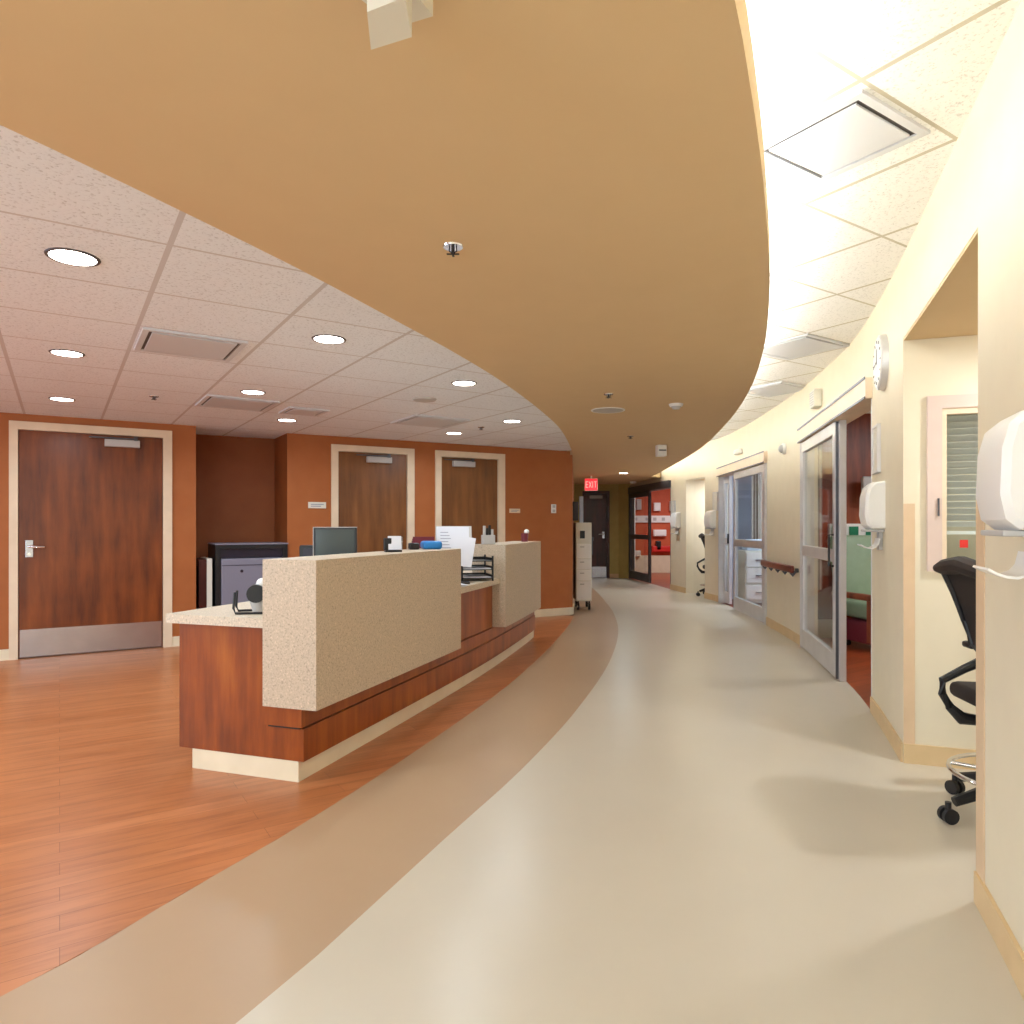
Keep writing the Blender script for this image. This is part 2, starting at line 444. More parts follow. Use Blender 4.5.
MB().box(wx0 + t, wx1 - t, .032, .038, wz0 + t, wz1 - t).build('pane', 'glass', w)
MB().box(wx0 + .035, wx0 + .042, -.03, -.0205, 1.27, 1.36).build('latch', 'alud', w)
bl = thing('window_blind', NO, na, 'white slatted blind behind the niche window pane', 'blind')
b = MB()
z = wz1 - t - .04
while z > 1.20:
    b.ribbon([(.060, z + .012), (.078, z + .002), (.098, z - .014)], wx0 + t + .01, wx1 - t - .01, .002); z -= .034
b.build('slat', 'blind', bl)
MB().box(wx0 + t + .01, wx1 - t - .01, .06, .10, z - .02, z - .002).build('bottom_rail', 'white', bl)
# store room behind it
wbox(2.55, 3.9, 4.45, 4.50, 0, NZ, 'cream', 'wall_store')
wbox(3.9, 4.0, 3.3, 4.5, 0, NZ, 'cream', 'wall_store')
sh = thing('storage_shelf', (0, 0, 0), 0, 'grey open shelf of supplies seen through the niche window', 'shelf')
MB().box(2.42, 3.2, 4.02, 4.34, .97, 1.00).box(2.42, 3.2, 4.02, 4.34, 1.36, 1.38).box(2.42, 3.2, 4.02, 4.34, 1.66, 1.68).box(2.42, 2.44, 4.02, 4.34, 0, 1.9).box(3.18, 3.2, 4.02, 4.34, 0, 1.9).build('rack', 'lgrey', sh)
for x, w_, h, mt, lb in ((2.52, .07, .13, 'maroon', 'maroon box on the store shelf behind the niche window'), (2.64, .10, .17, 'blue', 'blue box on the store shelf behind the niche window'), (2.77, .08, .12, 'black', 'black box on the store shelf behind the niche window')):
    tag(MB().box(-w_ / 2, w_ / 2, -.06, .06, 0, h, .004).build('supply_box', mt, loc=(x, 4.12, 1.001)), lb, 'box', 'boxes behind the niche window')
tag(MB().box(-.018, .018, -.002, .002, -.02, .02).box(-.006, .006, -.004, -.002, -.006, .006).build('notice', 'red', loc=(NO[0] + .285 * math.cos(na) , NO[1] + .285 * math.sin(na) + .028, 1.13), rz=na), 'small red square notice on the niche window', 'notice')

# corner guards
tag(MB().box(.001, .052, -.0045, -.0005, .10, 1.335).build('corner_guard', 'guard', loc=NO, rz=na), 'peach corner guard at the far side of the chair niche', 'corner guard', 'corner guards of the niche')
yy = rng(2.175, 2.262, .03)
tag(MB().strip([npt(xr, y, -.004) for y in yy], [npt(xr, y, -.0005) for y in yy], .10, 1.335).box(xr(2.262) - .003, xr(2.262) + .05, 2.2585, 2.263, .1, 1.335).build('corner_guard', 'guard'), 'peach corner guard on the near edge of the chair niche', 'corner guard', 'corner guards of the niche')

# ------------------------------------------------------------------ brown walls
e1 = Vector((.85, .527)).normalized(); n1 = Vector((-e1.y, e1.x))
e2 = Vector((1, .57)).normalized(); n2 = Vector((-e2.y, e2.x))
C1 = Vector((-3.251, 7.15)); C2 = Vector((-2.49, 7.70))
R0 = C1 + n1 * .72; R1 = C2 + n1 * .60
a1, a2 = math.atan2(e1.y, e1.x), math.atan2(e2.y, e2.x)
def ray_on(C0, e, u):
    k = (u - CX) / FOC; return (k * C0.y - C0.x) / (e.x - k * e.y)
def wseg(A, B, n, z0, z1, mat, name, th=.12):
    A, B = Vector(A), Vector(B); o = n * th
    return struct(MB().strip([A, B], [A + o, B + o], z0, z1).build(name, mat))
def bseg(A, B, n, mat='basecream', name='baseboard_left'):
    A, B = Vector(A), Vector(B)
    return struct(MB().strip([A - n * .013, B - n * .013], [A - n * .0005, B - n * .0005], 0, .10).build(name, mat))
tA = [ray_on(C1, e1, u) for u in (9, 18, 163, 172)]
tL = (-7.1 - C1.x) / e1.x
P1 = lambda t: C1 + e1 * t
wseg(P1(tL), P1(tA[0] + .03), n1, 0, CL, 'brown', 'wall_left'); wseg(P1(tA[3] - .03), C1, n1, 0, CL, 'brown', 'wall_left')
wseg(P1(tA[0] + .03), P1(tA[3] - .03), n1, 2.15, CL, 'brown', 'wall_left')
bseg(P1(tL), P1(tA[0]), n1); bseg(P1(tA[3]), C1, n1)
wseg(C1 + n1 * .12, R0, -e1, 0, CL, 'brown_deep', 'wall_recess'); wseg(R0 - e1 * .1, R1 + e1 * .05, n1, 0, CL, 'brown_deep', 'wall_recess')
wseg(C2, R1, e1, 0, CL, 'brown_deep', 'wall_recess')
P2 = lambda t: C2 + e2 * t
tB = [ray_on(C2, e2, u) for u in (331, 338, 407, 414)]; tC = [ray_on(C2, e2, u) for u in (435, 441, 498, 504.5)]; tE = ray_on(C2, e2, 572.5)
C3 = P2(tE)
for a, b in ((0.0, tB[0] + .03), (tB[3] - .03, tC[0] + .03), (tC[3] - .03, tE)):
    wseg(P2(a), P2(b), n2, 0, CL - .001, 'brown', 'wall_back')
for q in (tB, tC): wseg(P2(q[0] + .03), P2(q[3] - .03), n2, 2.12, CL, 'brown', 'wall_back')
for a, b in ((0.0, tB[0]), (tB[3], tC[0]), (tC[3], tE + .012)): bseg(P2(a), P2(b), n2, name='baseboard_back')
G = Vector((1.45, 16.3)); dirg = (G - C3).normalized(); ng = Vector((-dirg.y, dirg.x))
Lg = (G - C3).length
for k in range(8): wseg(C3 + dirg * Lg * k / 8, C3 + dirg * Lg * (k + 1) / 8, ng, 0, SO, 'brown', 'wall_corridor')
bseg(C3 - dirg * .012, G, ng, name='baseboard_corridor')

def hung_door(name, C0, e, q, ang, z_in, z_out, mat, handle_left=True, closer=True, kick=True, cl_at=.5, frame='frame'):
    A = C0 + e * q[0]; W = q[3] - q[0]; fi = q[1] - q[0]; fo = q[3] - q[2]
    d = sthing(name, (A.x, A.y, 0), ang)
    MB().box(0, fi, -.02, .10, 0, z_out).box(W - fo, W, -.02, .10, 0, z_out).box(fi, W - fo, -.02, .10, z_in, z_out).build('door_frame', frame, d)
    MB().box(fi + .003, W - fo - .003, .012, .055, .008, z_in - .003).build('door_leaf', mat, d)
    if kick: MB().box(fi + .012, W - fo - .012, .006, .0115, .012, .265).build('kick_plate', 'steel', d)
    if closer:
        cx = fi + (W - fi - fo) * cl_at
        c = MB().box(cx - .15, cx + .15, -.045, .011, z_in - .115, z_in - .045, .004).build('door_closer', 'lgrey', d)
        MB().box(cx - .28, cx + .12, -.055, -.03, z_in - .040, z_in - .028).box(cx + .10, cx + .13, -.05, -.02, z_in - .05, z_in - .01).build('closer_arm', 'alud', c)
    hx = fi + .085 if handle_left else W - fo - .085
    h = MB().box(hx - .03, hx + .03, .0, .011, .93, 1.09, .003).build('handle_plate', 'steel', d)
    s_ = 1 if handle_left else -1
    MB().tube([(hx, .0, 1.03), (hx, -.05, 1.03), (hx + s_ * .02, -.06, 1.03), (hx + s_ * .12, -.06, 1.025)], .012).build('lever', 'chrome', h, smooth=True)
    MB().cyl((hx, 0, .96), (hx, -.012, .96), .014).build('lock_cylinder', 'chrome', h, smooth=True)
    return d
hung_door('door_1', C1, e1, tA, a1, 2.105, 2.18, 'door', True, cl_at=.70)
hung_door('door_2', C2, e2, tB, a2, 2.08, 2.155, 'door2', False, cl_at=.58)
hung_door('door_3', C2, e2, tC, a2, 2.08, 2.155, 'door2', False, cl_at=.38)

# plaques and switch on the brown wall
def on_back(u): t = ray_on(C2, e2, u); return P2(t)
for u, z, w_, h, nm, lb, mt in ((317, 1.455, .20, .07, 'room_sign', 'pale name plaque on the brown wall left of the middle door', 'offwhite'),
                                 (514.5, 1.42, .16, .055, 'room_sign', 'pale name plaque on the brown wall beside the far brown door', 'frame')):
    p = on_back(u); o = thing(nm, (p.x, p.y, z), a2, lb, 'sign')
    MB().box(-w_ / 2, w_ / 2, -.012, -.0006, -h / 2, h / 2, .002).build('plate', mt, o)
    MB().box(-w_ * .36, w_ * .36, -.014, -.0125, h * .06, h * .2).box(-w_ * .36, w_ * .2, -.014, -.0125, -h * .24, -h * .10).build('lettering', 'print', o)
p = on_back(553.5); o = thing('light_switch', (p.x, p.y, 1.455), a2, 'white double switch plate on the brown wall near its far corner', 'switch')
MB().box(-.04, .04, -.008, -.0006, -.06, .06, .003).build('plate', 'white', o)
for k in (-1, 1): MB().box(-.022, .022, -.012, -.0083, k * .03 - .018, k * .03 + .018, .002).build('rocker', 'lgrey', o)

# far end of the corridor
fx = lambda u, y=16.3: (u - CX) / FOC * y
wbox(1.2, fx(582.5), 16.3, 16.42, 0, SO, 'olive', 'wall_far'); wbox(fx(609.5), 2.50, 16.3, 16.42, 0, SO, 'olive', 'wall_far')
struct(MB().strip([(2.50, 16.3), (2.735, 16.12)], [(2.56, 16.42), (2.80, 16.24)], 0, SO).build('wall_far', 'olive'))
wbox(fx(582.5), fx(609.5), 16.3, 16.42, 2.04, SO, 'olive', 'wall_far')
struct(MB().box(fx(609.5), 2.5, 16.287, 16.2995, 0, .1).build('baseboard_far', 'base'))
q = [0, .06, fx(609.5) - fx(582.5) - .06, fx(609.5) - fx(582.5)]
d = hung_door('door_7', Vector((fx(582.5), 16.3)), Vector((1, 0)), q, 0, 1.98, 2.04, 'darkdoor', False, cl_at=.5, frame='darkdoor')

# ------------------------------------------------------------------ sliding glass doors in the curved wall
def rw(y, off=0, z=0):
    s = slope(xr, y); p = npt(xr, y, off); return (p[0], p[1], z), math.atan2(1, s)
def chord(a, b):
    A = Vector((xr(a), a)); B = Vector((xr(b), b)); d = B - A; return A, d.length, math.atan2(d.y, d.x)
def leaf(parent, x0, x1, y0, h, st=.085, mid=.98, mat='alu'):
    """local: x along the wall, y out into the corridor"""
    f = MB().box(x0, x0 + st, y0, y0 + .045, .02, h, .003).box(x1 - st, x1, y0, y0 + .045, .02, h, .003)
    f.box(x0 + st, x1 - st, y0, y0 + .045, .02, .20, .003).box(x0 + st, x1 - st, y0, y0 + .045, h - .10, h, .003).box(x0 + st, x1 - st, y0, y0 + .045, mid - .05, mid + .05, .003)
    f = f.build('door_panel', mat, parent)
    MB().box(x0 + st, x1 - st, y0 + .018, y0 + .026, .20, mid - .05).box(x0 + st, x1 - st, y0 + .018, y0 + .026, mid + .05, h - .10).build('glass', 'glass', f)
    return f
def slider(name, a, b, top, split, leaf_far=True, mat='alu', hh=.14):
    A, L, ang = chord(a, b)
    d = sthing(name, (A.x, A.y, 0), ang)
    MB().box(0, .045 if not leaf_far else .012, -.10, .03 if not leaf_far else .004, 0, top - hh, .003).box(L - .045, L, -.10, .03, 0, top - hh, .003).build('door_frame', mat, d)
    MB().box(-.02, L + .02, -.12, .045, top - hh, top, .004).build('header', 'frame' if mat == 'alu' else mat, d)
    MB().box(-.02, L + .02, .046, .052, top - .012, top + .004).box(-.02, L + .02, .046, .052, top - hh, top - hh + .014).build('header_edge', 'alud', d)
    s0 = L * split
    if leaf_far: leaf(d, s0, L - .045, -.02, top - hh - .005, mat=mat)
    else: leaf(d, .045, s0, -.02, top - hh - .005, mat=mat)
    return d, L, s0
d4, L4, s4 = slider('door_4', d1a, d1b, DZ1, .385)
MB().box(s4 - .012, s4 - .002, -.02, .02, .01, DZ1 - .15, .002).build('edge_seal', 'alud', d4)
MB().box(s4 - .05, s4 - .014, -.05, .0, .0, DZ1 - .142, .003).build('fixed_post', 'alu', d4)
MB().tube([(s4 + .04, .026, .9), (s4 + .04, .06, .9), (s4 + .04, .06, 1.15), (s4 + .04, .026, 1.15)], .009).build('pull_handle', 'black', d4, smooth=True)
d5, L5, s5 = slider('door_5', d2a, d2b, DZ2, .62, leaf_far=False)
leaf(d5, L5 - .42, L5 - .05, -.09, DZ2 - .15, st=.07)
MB().box(L5 - .40, L5 - .385, -.044, -.02, .95, 1.1).build('pull_handle', 'black', d5)
d6, L6, s6 = slider('door_6', d3a, d3b, 2.10, .45, mat='alud')

# ------------------------------------------------------------------ rooms behind the doors
def room(x0s, y0, y1, x1, wall, back, cz=2.6, side='wall_room'):
    wbox(x0s, x1, y1, y1 + .1, 0, cz, back, side)
    wbox(x1, x1 + .1, y0, y1 + .1, 0, cz, wall, side)
    wbox(xr(y0) + .12, x1, y0 - .1, y0, 0, cz, wall, side)
room(3.12, 3.95, 7.6, 6.1, 'cream', 'redwood')
yy = rng(3.9, 7.75); struct(MB().strip([(xr(y) + .15, y) for y in yy], [(6.2, y) for y in yy], 2.45, 2.5).build('ceiling_room', 'white'))
struct(MB().box(3.2, 6.1, 7.588, 7.599, 0, .2).build('baseboard_room', 'basecream'))
yy = rng(8.05, 11.7); struct(MB().strip([(xr(y) + .15, y) for y in yy], [(6.2, y) for y in yy], 2.45, 2.5).build('ceiling_room', 'white'))
room(3.5, 8.15, 11.62, 6.1, 'bluewall', 'bluewall')
# second niche
wbox(xr(12.6) + .10, 4.5, 12.62, 12.75, 0, CR_, 'cream'); wbox(4.4, 4.5, 11.75, 12.62, 0, CR_, 'cream')
yy = rng(n2a, 12.6); struct(MB().strip([npt(xr, y, .141) for y in yy], [(4.4, y) for y in yy], 2.05, 2.10).build('ceiling_niche', 'tan'))
# far room
wbox(2.6, 7.1, 18.2, 18.3, 0, 2.5, 'orangewall', 'wall_room'); wbox(7.0, 7.1, 13.2, 18.2, 0, 2.5, 'cream', 'wall_room'); wbox(3.3, 7.0, 13.0, 13.1, 0, 2.5, 'cream', 'wall_room')
wbox(2.5, 2.6, 16.45, 18.3, 0, 2.5, 'orangewall', 'wall_room')
struct(MB().box(2.45, 7.1, 16.43, 18.3, 2.45, 2.5).build('ceiling_room', 'white'))
yy = rng(13.1, 16.43); struct(MB().strip([(xr(y) + .15, y) for y in yy], [(7.1, y) for y in yy], 2.45, 2.5).build('ceiling_room', 'white'))
struct(MB().box(2.6, 7, 18.18, 18.199, 0, .45).build('baseboard_room', 'basecream'))

# recliner in the first room
def rot_y(a): return Matrix.Rotation(a, 4, 'X')
rc = thing('recliner', (3.72, 6.95, 0), R(12), 'seafoam green recliner seen through the open glass door', 'chair')
MB().box(-.30, .30, -.28, .24, .30, .46, .05).build('seat', 'seafoam', rc, smooth=True)
MB().box(-.30, .30, -.07, .07, 0, .74, .05).rot(Matrix.Translation((0, .27, .40)) @ rot_y(R(-14))).build('backrest', 'seafoam', rc, smooth=True)
for s_ in (-1, 1):
    MB().box(s_ * .35 - .04, s_ * .35 + .04, -.28, .30, .50, .56, .02).box(s_ * .35 - .02, s_ * .35 + .02, -.26, -.21, .10, .50).box(s_ * .35 - .02, s_ * .35 + .02, .18, .23, .10, .50).build('armrest', 'redwood', rc, smooth=True)
MB().box(-.28, .28, -.26, .26, .06, .28, .02).build('base', 'maroon', rc)
for sx in (-1, 1):
    for sy in (-1, 1): MB().cyl((sx * .24 - .012, sy * .22, .032), (sx * .24 + .012, sy * .22, .032), .032).build('caster', 'black', rc, smooth=True)
hw = thing('outlet_rail', (3.95, 7.5995, 1.16), 0, 'white medical outlet rail with green outlets on the red wood wall', 'outlet rail')
MB().box(-.50, .50, -.05, -.001, -.085, .085, .006).build('housing', 'white', hw)
for x in (-.43, -.24, -.06, .12, .30): MB().box(x - .05, x + .05, -.062, -.051, -.055, .055, .003).build('outlet', 'green', hw)
mo = thing('patient_monitor', (3.92, 7.5995, 1.62), 0, 'grey wall bracket monitor on the red wood wall above the outlet rail', 'monitor')
MB().box(-.13, .13, -.20, -.12, -.10, .13, .015).rot(Matrix.Rotation(R(-12), 4, 'Z')).build('screen_housing', 'lgrey', mo)
MB().cyl((0, -.0, 0), (0, -.13, 0), .02).box(-.06, .06, -.02, -.001, -.1, .1).build('wall_bracket', 'lgrey', mo)
tag(MB().box(-.05, .05, -.04, 0, -.06, .06, .01).build('glove_box', 'paper', loc=(3.80, 7.5995, .98)), 'small white box on the red wood wall below the outlet rail', 'box')
def curtain(name, x0, x1, y, z0, z1, mat, lb):
    n = int((x1 - x0) / .02); p = [(x0 + (x1 - x0) * i / n, y + .035 * math.sin(i * .9)) for i in range(n + 1)]
    o = MB().strip(p, [(a, b + .006) for a, b in p], z0, z1).build(name, mat, smooth=True)
    return tag(o, lb, 'curtain')
curtain('privacy_curtain', 3.10, 3.27, 7.3, .55, 2.2, 'curtain', 'grey striped curtain behind the nearest glass door panel')
curtain('privacy_curtain', 3.86, 4.35, 11.2, .3, 2.2, 'curtain', 'grey striped curtain behind the second glass door panel')
curtain('privacy_curtain', 2.86, 3.02, 17.0, .2, 2.05, 'curtainw', 'white curtain behind the farthest glass door panel')
cb = thing('bedside_cabinet', (3.80, 10.9, 0), 0, 'white bedside cabinet inside the second glass door', 'cabinet')
MB().box(-.22, .22, -.22, .22, .04, .84, .008).build('body', 'offwhite', cb)
for z in (.20, .46, .70):
    dr = MB().box(-.20, .20, -.235, -.221, z - .11, z + .11, .003).build('drawer', 'white', cb); MB().box(-.06, .06, -.25, -.236, z - .006, z + .006).build('handle', 'alud', dr)
ck = thing('blue_linen_stack', (3.80, 10.9, .84), 0, 'pale blue folded linen on the bedside cabinet behind the second glass door', 'linen')
MB().box(-.16, .16, -.14, .14, 0, .09, .02).box(-.15, .15, -.13, .13, .09, .17, .02).build('sheet', 'bluewall', ck)
# far room shelf things
fr = thing('wall_rail', (3.85, 18.199, 1.40), 0, 'white equipment rail on the orange wall of the far room', 'rail')
MB().box(-.9, .9, -.05, -.001, -.09, .09, .005).build('housing', 'white', fr)
for x in (-.75, -.62, -.32, -.12, .1): MB().box(x - .04, x + .04, -.06, -.051, -.04, .04).build('outlet', 'lgrey', fr)
for x, z, w_, h, mt, nm, lb in ((3.30, 1.78, .14, .28, 'lgrey', 'suction_canister', 'grey canister on the orange wall, left above the rail'),
    (3.78, 1.72, .18, .22, 'white', 'glove_box', 'white box on the orange wall above the rail'),
    (4.22, 1.74, .22, .26, 'white', 'towel_box', 'white box on the orange wall, right above the rail'),
    (3.85, 1.04, .34, .17, 'white', 'supply_bin', 'white bin on the orange wall below the rail'),
    (4.20, 1.06, .08, .22, 'paper', 'sign_card', 'narrow white card on the orange wall below the rail'),
    (3.82, .70, .12, .26, 'black', 'wall_phone', 'black phone on the orange wall of the far room'),
    (3.24, .50, .22, .16, 'offwhite', 'waste_bin', 'cream bin low on the orange wall of the far room'),
    (3.90, .62, .50, .16, 'red', 'sharps_bin', 'red sharps bin low on the orange wall of the far room')):
    tag(MB().box(-w_ / 2, w_ / 2, -.12, -.001, -h / 2, h / 2, .015).box(-w_ * .42, w_ * .42, -.13, -.12, -h * .38, h * .30, .004).build(nm, mt, loc=(x, 18.199, z)), lb, 'box' if 'box' in nm else nm.replace('_', ' '))

# ------------------------------------------------------------------ things on the curved wall
def dispenser(y, z, lb, group='wall hand dispensers'):
    p, a = rw(y, -.0006, z)
    o = thing('hand_sanitizer_dispenser', p, a, lb, 'dispenser', group)
    b = MB()
    prof = [(0.0, -.145), (.070, -.145), (.100, -.12), (.112, -.06), (.108, .05), (.092, .11), (.06, .138), (0, .145)]
    vs = [[b.b.verts.new((x, yy_ * s_, zz * t_)) for yy_, zz in prof] for x, s_, t_ in ((-.135, .80, .93), (-.12, .96, .99), (-.09, 1, 1), (.09, 1, 1), (.12, .96, .99), (.135, .80, .93))]
    n = len(prof)
    for i in range(len(vs) - 1):
        for k in range(n): b.b.faces.new((vs[i][k], vs[i][(k + 1) % n], vs[i + 1][(k + 1) % n], vs[i + 1][k]))
    b.b.faces.new(vs[0]); b.b.faces.new(vs[-1][::-1])
    b.build('cover', 'white', o, smooth=True)
    MB().box(-.11, .11, 0, .10, -.160, -.1455, .004).build('base', 'lgrey', o)
    MB().box(.1345, .137, .03, .055, -.05, -.03).build('lock', 'alud', o)
    MB().box(-.04, .04, -.0005, .02, -.27, -.161).build('tray_stem', 'lgrey', o)
    MB().ribbon([(.02, -.20), (.028, -.235), (.042, -.252), (.062, -.260), (.085, -.258), (.105, -.250), (.122, -.240)], -.08, .08, .006).build('drip_tray', 'white', o, smooth=True)
    return o
dp = dispenser(1.71, 1.355, 'white hand dispenser with drip tray on the nearest wall, cut by the frame')
u2 = at_u(xr, 881)
def dd(y, z, lb):
    p, a = rw(y, -.0006, z); return dup(dp, p, a, lb)
dd(u2 - .02, 1.345, 'white hand dispenser with drip tray between the open glass door and the niche')
dd(at_u(xr, 713), 1.33, 'white hand dispenser beside the second glass door, past its far edge')
dd(at_u(xr, 678), 1.33, 'white hand dispenser farthest down the corridor, by the last glass door')

def chart(y, z, lb, first=[None]):
    p, a = rw(y, -.0006, z)
    if first[0]: return dup(first[0], p, a, lb)
    o = thing('chart_holder', p, a, lb, 'sign holder', 'framed signs on the curved wall'); first[0] = o
    MB().box(-.10, .10, 0, .02, -.15, -.135).box(-.10, .10, 0, .02, .135, .15).box(-.10, -.088, 0, .02, -.135, .135).box(.088, .10, 0, .02, -.135, .135).build('frame', 'alu', o)
    MB().box(-.088, .088, 0, .012, -.135, .135).build('paper', 'offwhite', o)
    return o
chart(at_u(xr, 878), 1.70, 'thin framed white sign above the dispenser, next to the niche')
chart(at_u(xr, 716), 1.62, 'thin framed white sign beside the second glass door')
chart(at_u(xr, 674), 1.55, 'thin framed sign farthest down the corridor')

# clock
p, a = rw(4.14, -.0006, 2.195)
o = thing('wall_clock', p, a, 'round white wall clock high beside the niche', 'clock')
def disc(y0, y1, r, r2=None): return MB().cyl((0, y0, 0), (0, y1, 0), r, r2, 48)
disc(0, .035, .165, .16).build('case', 'alu', o, smooth=True); disc(.0355, .040, .145).build('face', 'white', o)
for k in range(12):
    aa = k * math.pi / 6; MB().cyl((.115 * math.sin(aa), .0405, .115 * math.cos(aa)), (.132 * math.sin(aa), .0405, .132 * math.cos(aa)), .003, n=6).build('hour_mark', 'black', o)
MB().box(-.004, .004, .042, .044, -.01, .08).build('hour_hand', 'black', o)
MB().box(-.003, .003, .0445, .046, -.01, .11).rot(Matrix.Rotation(R(100), 4, 'Y')).build('minute_hand', 'black', o)

# devices high on the curved wall
y_ = at_u(xr, 820); p, a = rw(y_, -.0006, 2.385)
o = thing('wall_speaker', p, a, 'white louvred wall speaker above the nearest glass door', 'speaker')
MB().box(-.085, .085, 0, .07, -.08, .08, .01).build('housing', 'offwhite', o)
m = MB()
for k in range(6): m.box(-.07, .07, .071, .076, -.06 + k * .022, -.052 + k * .022)
m.build('grille', 'lgrey', o)
y_ = at_u(xr, 785); p, a = rw(y_, -.0006, 2.08)
o = thing('dome_camera', p, a, 'small white round device on the wall between the glass doors', 'camera')
disc(0, .03, .06).build('base', 'white', o, smooth=True); MB().ball((0, .035, 0), .045, 1, .8, 1).build('dome', 'lgrey', o, smooth=True)
y_ = at_u(xr, 740); p, a = rw(y_, -.0006, 2.29)
o = thing('wall_fixture', p, a, 'long flat white fixture above the second glass door', 'light')
MB().box(-.14, .14, 0, .06, -.035, .035, .015).build('housing', 'white', o); MB().box(-.11, .11, .061, .066, -.02, .02).build('lens', 'offwhite', o)

# handrail
A, L, ang = chord(d1b + .12, d2a - .08)
hr = thing('handrail', (A.x, A.y, .78), ang, 'dark red wood handrail on the wall between the glass doors', 'handrail')
MB().box(0, L, .055, .095, -.045, .03, .012).build('rail', 'rail', hr, smooth=True)
for k in range(5):
    x = .06 + (L - .12) * k / 4
    MB().tube([(x, .02, -.02), (x, .06, -.075), (x, .075, -.045)], .014).cyl((x, .001, -.02), (x, .03, -.02), .022).build('bracket', 'alud', hr, smooth=True)

# ------------------------------------------------------------------ reception desk
def dp_(y, off):
    s = slope(F, y); k = math.hypot(1, s); return (F(y) - off / k, y + off * s / k)
def dstrip(m, a, b, o0, o1, z0, z1):
    yy = rng(a, b, .18); return m.strip([dp_(y, o1) for y in yy], [dp_(y, o0) for y in yy], z0, z1)
dk = thing('reception_desk', (0, 0, 0), 0, 'long curved cherry wood reception desk with speckled stone fronts', 'desk')
m = MB(); dstrip(m, 3.26, 7.52, .31, .85, .10, .735); dstrip(m, 3.26, 7.52, .112, .31, .10, .256); dstrip(m, 4.86, 5.84, .112, .31, .37, .735); m.build('body', 'desk', dk, smooth=True)
m = MB(); dstrip(m, 3.225, 7.40, .098, .305, .272, .366); m.build('ledge', 'desk', dk, smooth=True)
m = MB(); dstrip(m, 3.25, 7.4, .128, .305, .256, .272); m.build('reveal', 'black', dk)
m = MB(); dstrip(m, 3.262, 7.60, .142, .77, 0, .10); m.build('toe_kick', 'basecream', dk, smooth=True)
m = MB(); dstrip(m, 3.2, 4.85, 0, .295, .367, 1.062); m.build('stone_panel', 'stone', dk, smooth=True)
m = MB(); dstrip(m, 5.85, 7.25, 0, .295, .367, 1.062); m.build('stone_panel', 'stone', dk, smooth=True)
m = MB(); dstrip(m, 3.205, 7.56, .297, .88, .735, .78); dstrip(m, 4.855, 5.845, .05, .297, .735, .78); m.build('countertop', 'counter', dk, smooth=True)

def on_desk(y, off, z): p = dp_(y, off); return (p[0], p[1], z)
# monitor behind the near stone panel
o = thing('computer_monitor', (-1.13, 4.45, .78), R(8), 'black computer monitor behind the near stone panel', 'monitor')
MB().box(-.135, .135, -.012, .012, .235, .43, .004).build('screen_housing', 'black', o)
MB().box(-.12, .12, -.0145, -.0125, .25, .415).build('screen', plain('dark glossy screen', (58, 66, 66), .12), o)
MB().box(-.022, .022, .013, .035, .01, .32).build('neck', 'black', o); MB().box(-.09, .09, -.06, .08, 0, .012, .004).build('foot', 'black', o)
MB().box(-.139, -.1355, -.013, .013, .233, .432).box(-.139, .135, -.013, .013, .4305, .434).build('bezel_edge', 'lgrey', o)
o = thing('desk_phone', (-1.36, 4.70, .78), R(10), 'black desk device peeking over the panel, left of the monitor', 'phone')
MB().box(-.07, .055, -.05, .05, 0, .31, .008).build('body', 'black', o); MB().box(-.045, .045, -.053, -.0505, .22, .29).build('display', 'navy', o)
# card holder on the near panel
o = thing('card_holder', on_desk(4.17, .15, 1.062), R(20), 'black card holder with white leaflets on the near stone panel', 'holder')
MB().box(-.05, .05, -.02, .03, 0, .012).box(-.055, -.01, .0, .03, .012, .085, .004).build('stand', 'black', o)
MB().box(-.03, .05, -.012, -.002, 0, .085).rot(Matrix.Rotation(R(-14), 4, 'X') @ Matrix.Translation((0, 0, .012))).build('leaflet', 'paper', o)
# folder stack
tag(MB().box(-.065, .065, -.09, .09, 0, .055, .018).build('tissue_box', 'blue', loc=on_desk(4.73, .17, 1.062), rz=R(15), smooth=True), 'bright blue packet on the far end of the near stone panel', 'packet')
tag(MB().box(-.035, .035, -.03, .03, 0, .045, .01).build('binder', 'black', loc=on_desk(4.60, .235, 1.062), rz=R(20), smooth=True), 'black pouch beside the blue packet on the panel', 'pouch')
o = thing('folder_rack', on_desk(5.12, .42, .78), R(18), 'maroon folders standing behind the blue packet', 'folders')
for k in range(3): MB().box(-.08, .08, -.03 + k * .025, -.012 + k * .025, 0, .36 - k * .015).build('folder', 'maroon', o)
MB().box(-.09, .09, -.045, .055, 0, .03).build('stand', 'black', o)
# document holder
o = thing('document_holder', on_desk(5.24, .20, .78), R(8), 'slanted stack of printed white papers at the gap in the desk', 'papers')
MB().box(-.10, .10, -.06, .08, 0, .015).box(-.02, .02, .03, .05, .015, .30).build('stand', 'black', o)
tl = Matrix.Translation((0, 0, .17)) @ Matrix.Rotation(R(-12), 4, 'X')
MB().box(-.155, .12, .0, .012, 0, .275).rot(tl).build('board', 'lgrey', o)
MB().box(-.15, .10, -.004, -.001, .01, .27).rot(tl).build('paper', 'paper', o)
MB().box(-.02, .12, -.0085, -.005, -.03, .20).rot(tl @ Matrix.Rotation(R(10), 4, 'Y')).build('paper', 'paper', o)
m = MB()
for k in range(9): m.box(-.12, -.04 - (k % 3) * .01, -.0052, -.0042, .03 + k * .024, .036 + k * .024)
m.rot(tl).build('print', 'print', o)
